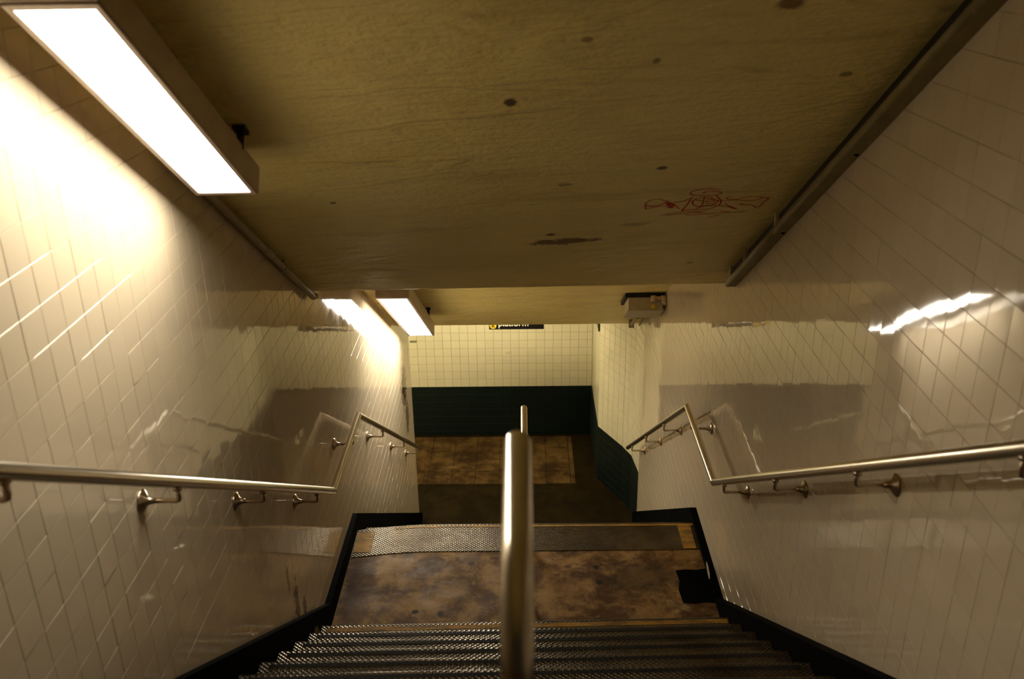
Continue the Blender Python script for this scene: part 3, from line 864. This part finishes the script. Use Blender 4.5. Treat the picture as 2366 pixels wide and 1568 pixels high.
for y in (4.27, 4.80, 5.10):
    bm = bmesh.new()
    z = zc1(XR, y)
    add_box(bm, (XR - 0.060, y - 0.010, z - 0.066), (XR - 0.035, y + 0.010, z + 0.004), 0.002)
    c_ = bm_obj('hanger_clip', bm, M['fitting'], None); c_.parent = rc; c_.matrix_parent_inverse = inv
for y in (3.42, 2.2, 4.25):
    bm = bmesh.new()
    z = zc1(XR, y)
    add_lathe(bm, [(0.010, 0), (0.010, 0.003), (0.006, 0.006)], Matrix.Translation((XR - 0.02, y, z - 0.1025)) @ Matrix.Rotation(ANG + math.pi, 4, 'X'), 10)
    c_ = bm_obj('cover_screw', bm, M['darkiron'], None); c_.parent = rc; c_.matrix_parent_inverse = inv

# ------------------------------------------------------------------ junction box under the lower ceiling
A2 = math.atan(0.60)
jb = thing('junction_box', 'grey junction box with a round yellow sticker under the lower ceiling', 'box', (1.055, 7.86, zc2(7.86) - 0.028), None, (-A2, 0, 0))
bm = bmesh.new(); add_box(bm, (-0.15, -0.19, -0.125), (0.15, 0.19, -0.012), 0.005); bm_obj('body', bm, M['boxgrey'], jb)
bm = bmesh.new(); add_box(bm, (-0.157, -0.197, -0.134), (0.157, 0.197, -0.121), 0.004); bm_obj('cover', bm, M['boxgrey'], jb)
bm = bmesh.new(); add_box(bm, (-0.175, -0.20, -0.014), (0.165, 0.215, 0.022), 0.003); bm_obj('back_plate', bm, M['darkiron'], jb)
bm = bmesh.new(); add_lathe(bm, [(0.021, 0), (0.021, 0.0025), (0.019, 0.003)], Matrix.Translation((0.062, -0.190, -0.098)) @ Matrix.Rotation(math.radians(90), 4, 'X')); bm_obj('sticker', bm, M['yellow'], jb)
bm = bmesh.new()
tube_bm(bm, [(0.06, -0.215, -0.030), (0.175, -0.215, -0.030)], 0.020, 14)
tube_bm(bm, [(0.135, -0.215, -0.030), (0.175, -0.215, -0.030)], 0.027, 14)
tube_bm(bm, [(0.045, -0.215, -0.030), (0.085, -0.215, -0.030)], 0.027, 14)
tube_bm(bm, [(0.065, -0.215, -0.030), (0.065, -0.17, -0.030)], 0.019, 14)
tube_bm(bm, [(0.155, -0.215, -0.030), (0.155, -0.215, -0.085)], 0.018, 14)
bm_obj('pipe_fitting', bm, M['fitting'], jb)
cd2 = thing('conduit', 'short painted conduit leaving the junction box down the ceiling corner', 'conduit', (1.13, 8.3, zc2(8.3) - 0.04))
inv2 = Matrix.Translation(-Vector(cd2.location))
p = tube('pipe', [(1.10, 8.04, zc2(8.04) - 0.075), (1.10, 9.10, zc2(9.10) - 0.055)], 0.020, M['pipe'], None, 14); p.parent = cd2; p.matrix_parent_inverse = inv2
p = tube('cable', [(1.185, 8.04, zc2(8.04) - 0.06), (1.185, 9.0, zc2(9.0) - 0.06)], 0.012, M['pipe'], None, 10); p.parent = cd2; p.matrix_parent_inverse = inv2
for y in (8.45, 8.98):
    bm = bmesh.new(); add_box(bm, (1.072, y - 0.012, zc2(y) - 0.095), (1.128, y + 0.012, zc2(y) - 0.010), 0.003)
    c_ = bm_obj('pipe_clamp', bm, M['pipe'], None); c_.parent = cd2; c_.matrix_parent_inverse = inv2

# ------------------------------------------------------------------ signs in the corridor
sg = thing('hanging_sign', 'black hanging sign with a yellow disc and the word platform', 'sign', (-0.106, 10.4, -0.30))
bm = bmesh.new(); add_box(bm, (-0.330, -0.012, -0.150), (0.330, 0.012, 0.15), 0.003); bm_obj('panel', bm, M['signblack'], sg)
bm = bmesh.new(); add_lathe(bm, [(0.040, 0.0), (0.040, 0.002)], Matrix.Translation((-0.280, -0.012, -0.100)) @ Matrix.Rotation(math.radians(90), 4, 'X'), 32); disc = bm_obj('route_disc', bm, M['signyellow'], sg)
def text(body, size, loc, mat, parent, name, align='LEFT'):
    cu = bpy.data.curves.new(name, 'FONT'); cu.body = body; cu.size = size; cu.align_x = align; cu.extrude = 0.0008; cu.offset = 0.0012
    to = bpy.data.objects.new(name, cu); COL.objects.link(to)
    bpy.context.view_layer.update()
    dg = bpy.context.evaluated_depsgraph_get()
    me = bpy.data.meshes.new_from_object(to.evaluated_get(dg)); bpy.data.objects.remove(to)
    me.materials.clear(); me.materials.append(mat)
    o_ = bpy.data.objects.new(name, me); o_.location = loc; o_.rotation_euler = (math.radians(90), 0, 0)
    return link(o_, parent)
text('platform', 0.107, (-0.220, -0.0135, -0.106), M['signwhite'], sg, 'lettering')
text('R', 0.062, (-0.280, -0.0148, -0.122), M['signblack'], disc, 'route_letter', 'CENTER')
for xx in (-0.25, 0.25):
    tube('hanger_rod', [(xx, 0, 0.148), (xx, 0, 0.70)], 0.006, M['darkiron'], sg, 8)
s2 = thing('hanging_sign', 'small black sign seen edge-on beside the corridor corner', 'sign', (0.872, 10.2, -0.22))
bm = bmesh.new(); add_box(bm, (-0.019, -0.10, -0.147), (0.0, 0.10, 0.15), 0.002); bm_obj('panel', bm, M['signblack'], s2)
tube('hanger_rod', [(-0.010, 0, 0.148), (-0.010, 0, 0.62)], 0.006, M['darkiron'], s2, 8)
# two short dark slots in the back wall near the stair wall
bm = bmesh.new()
for z in (-0.918, -0.934): add_box(bm, (-1.50, YB - 0.004, z - 0.004), (-1.415, YB + 0.004, z + 0.003))
bm_obj('vent_slot', bm, M['darkiron'], wall_back)
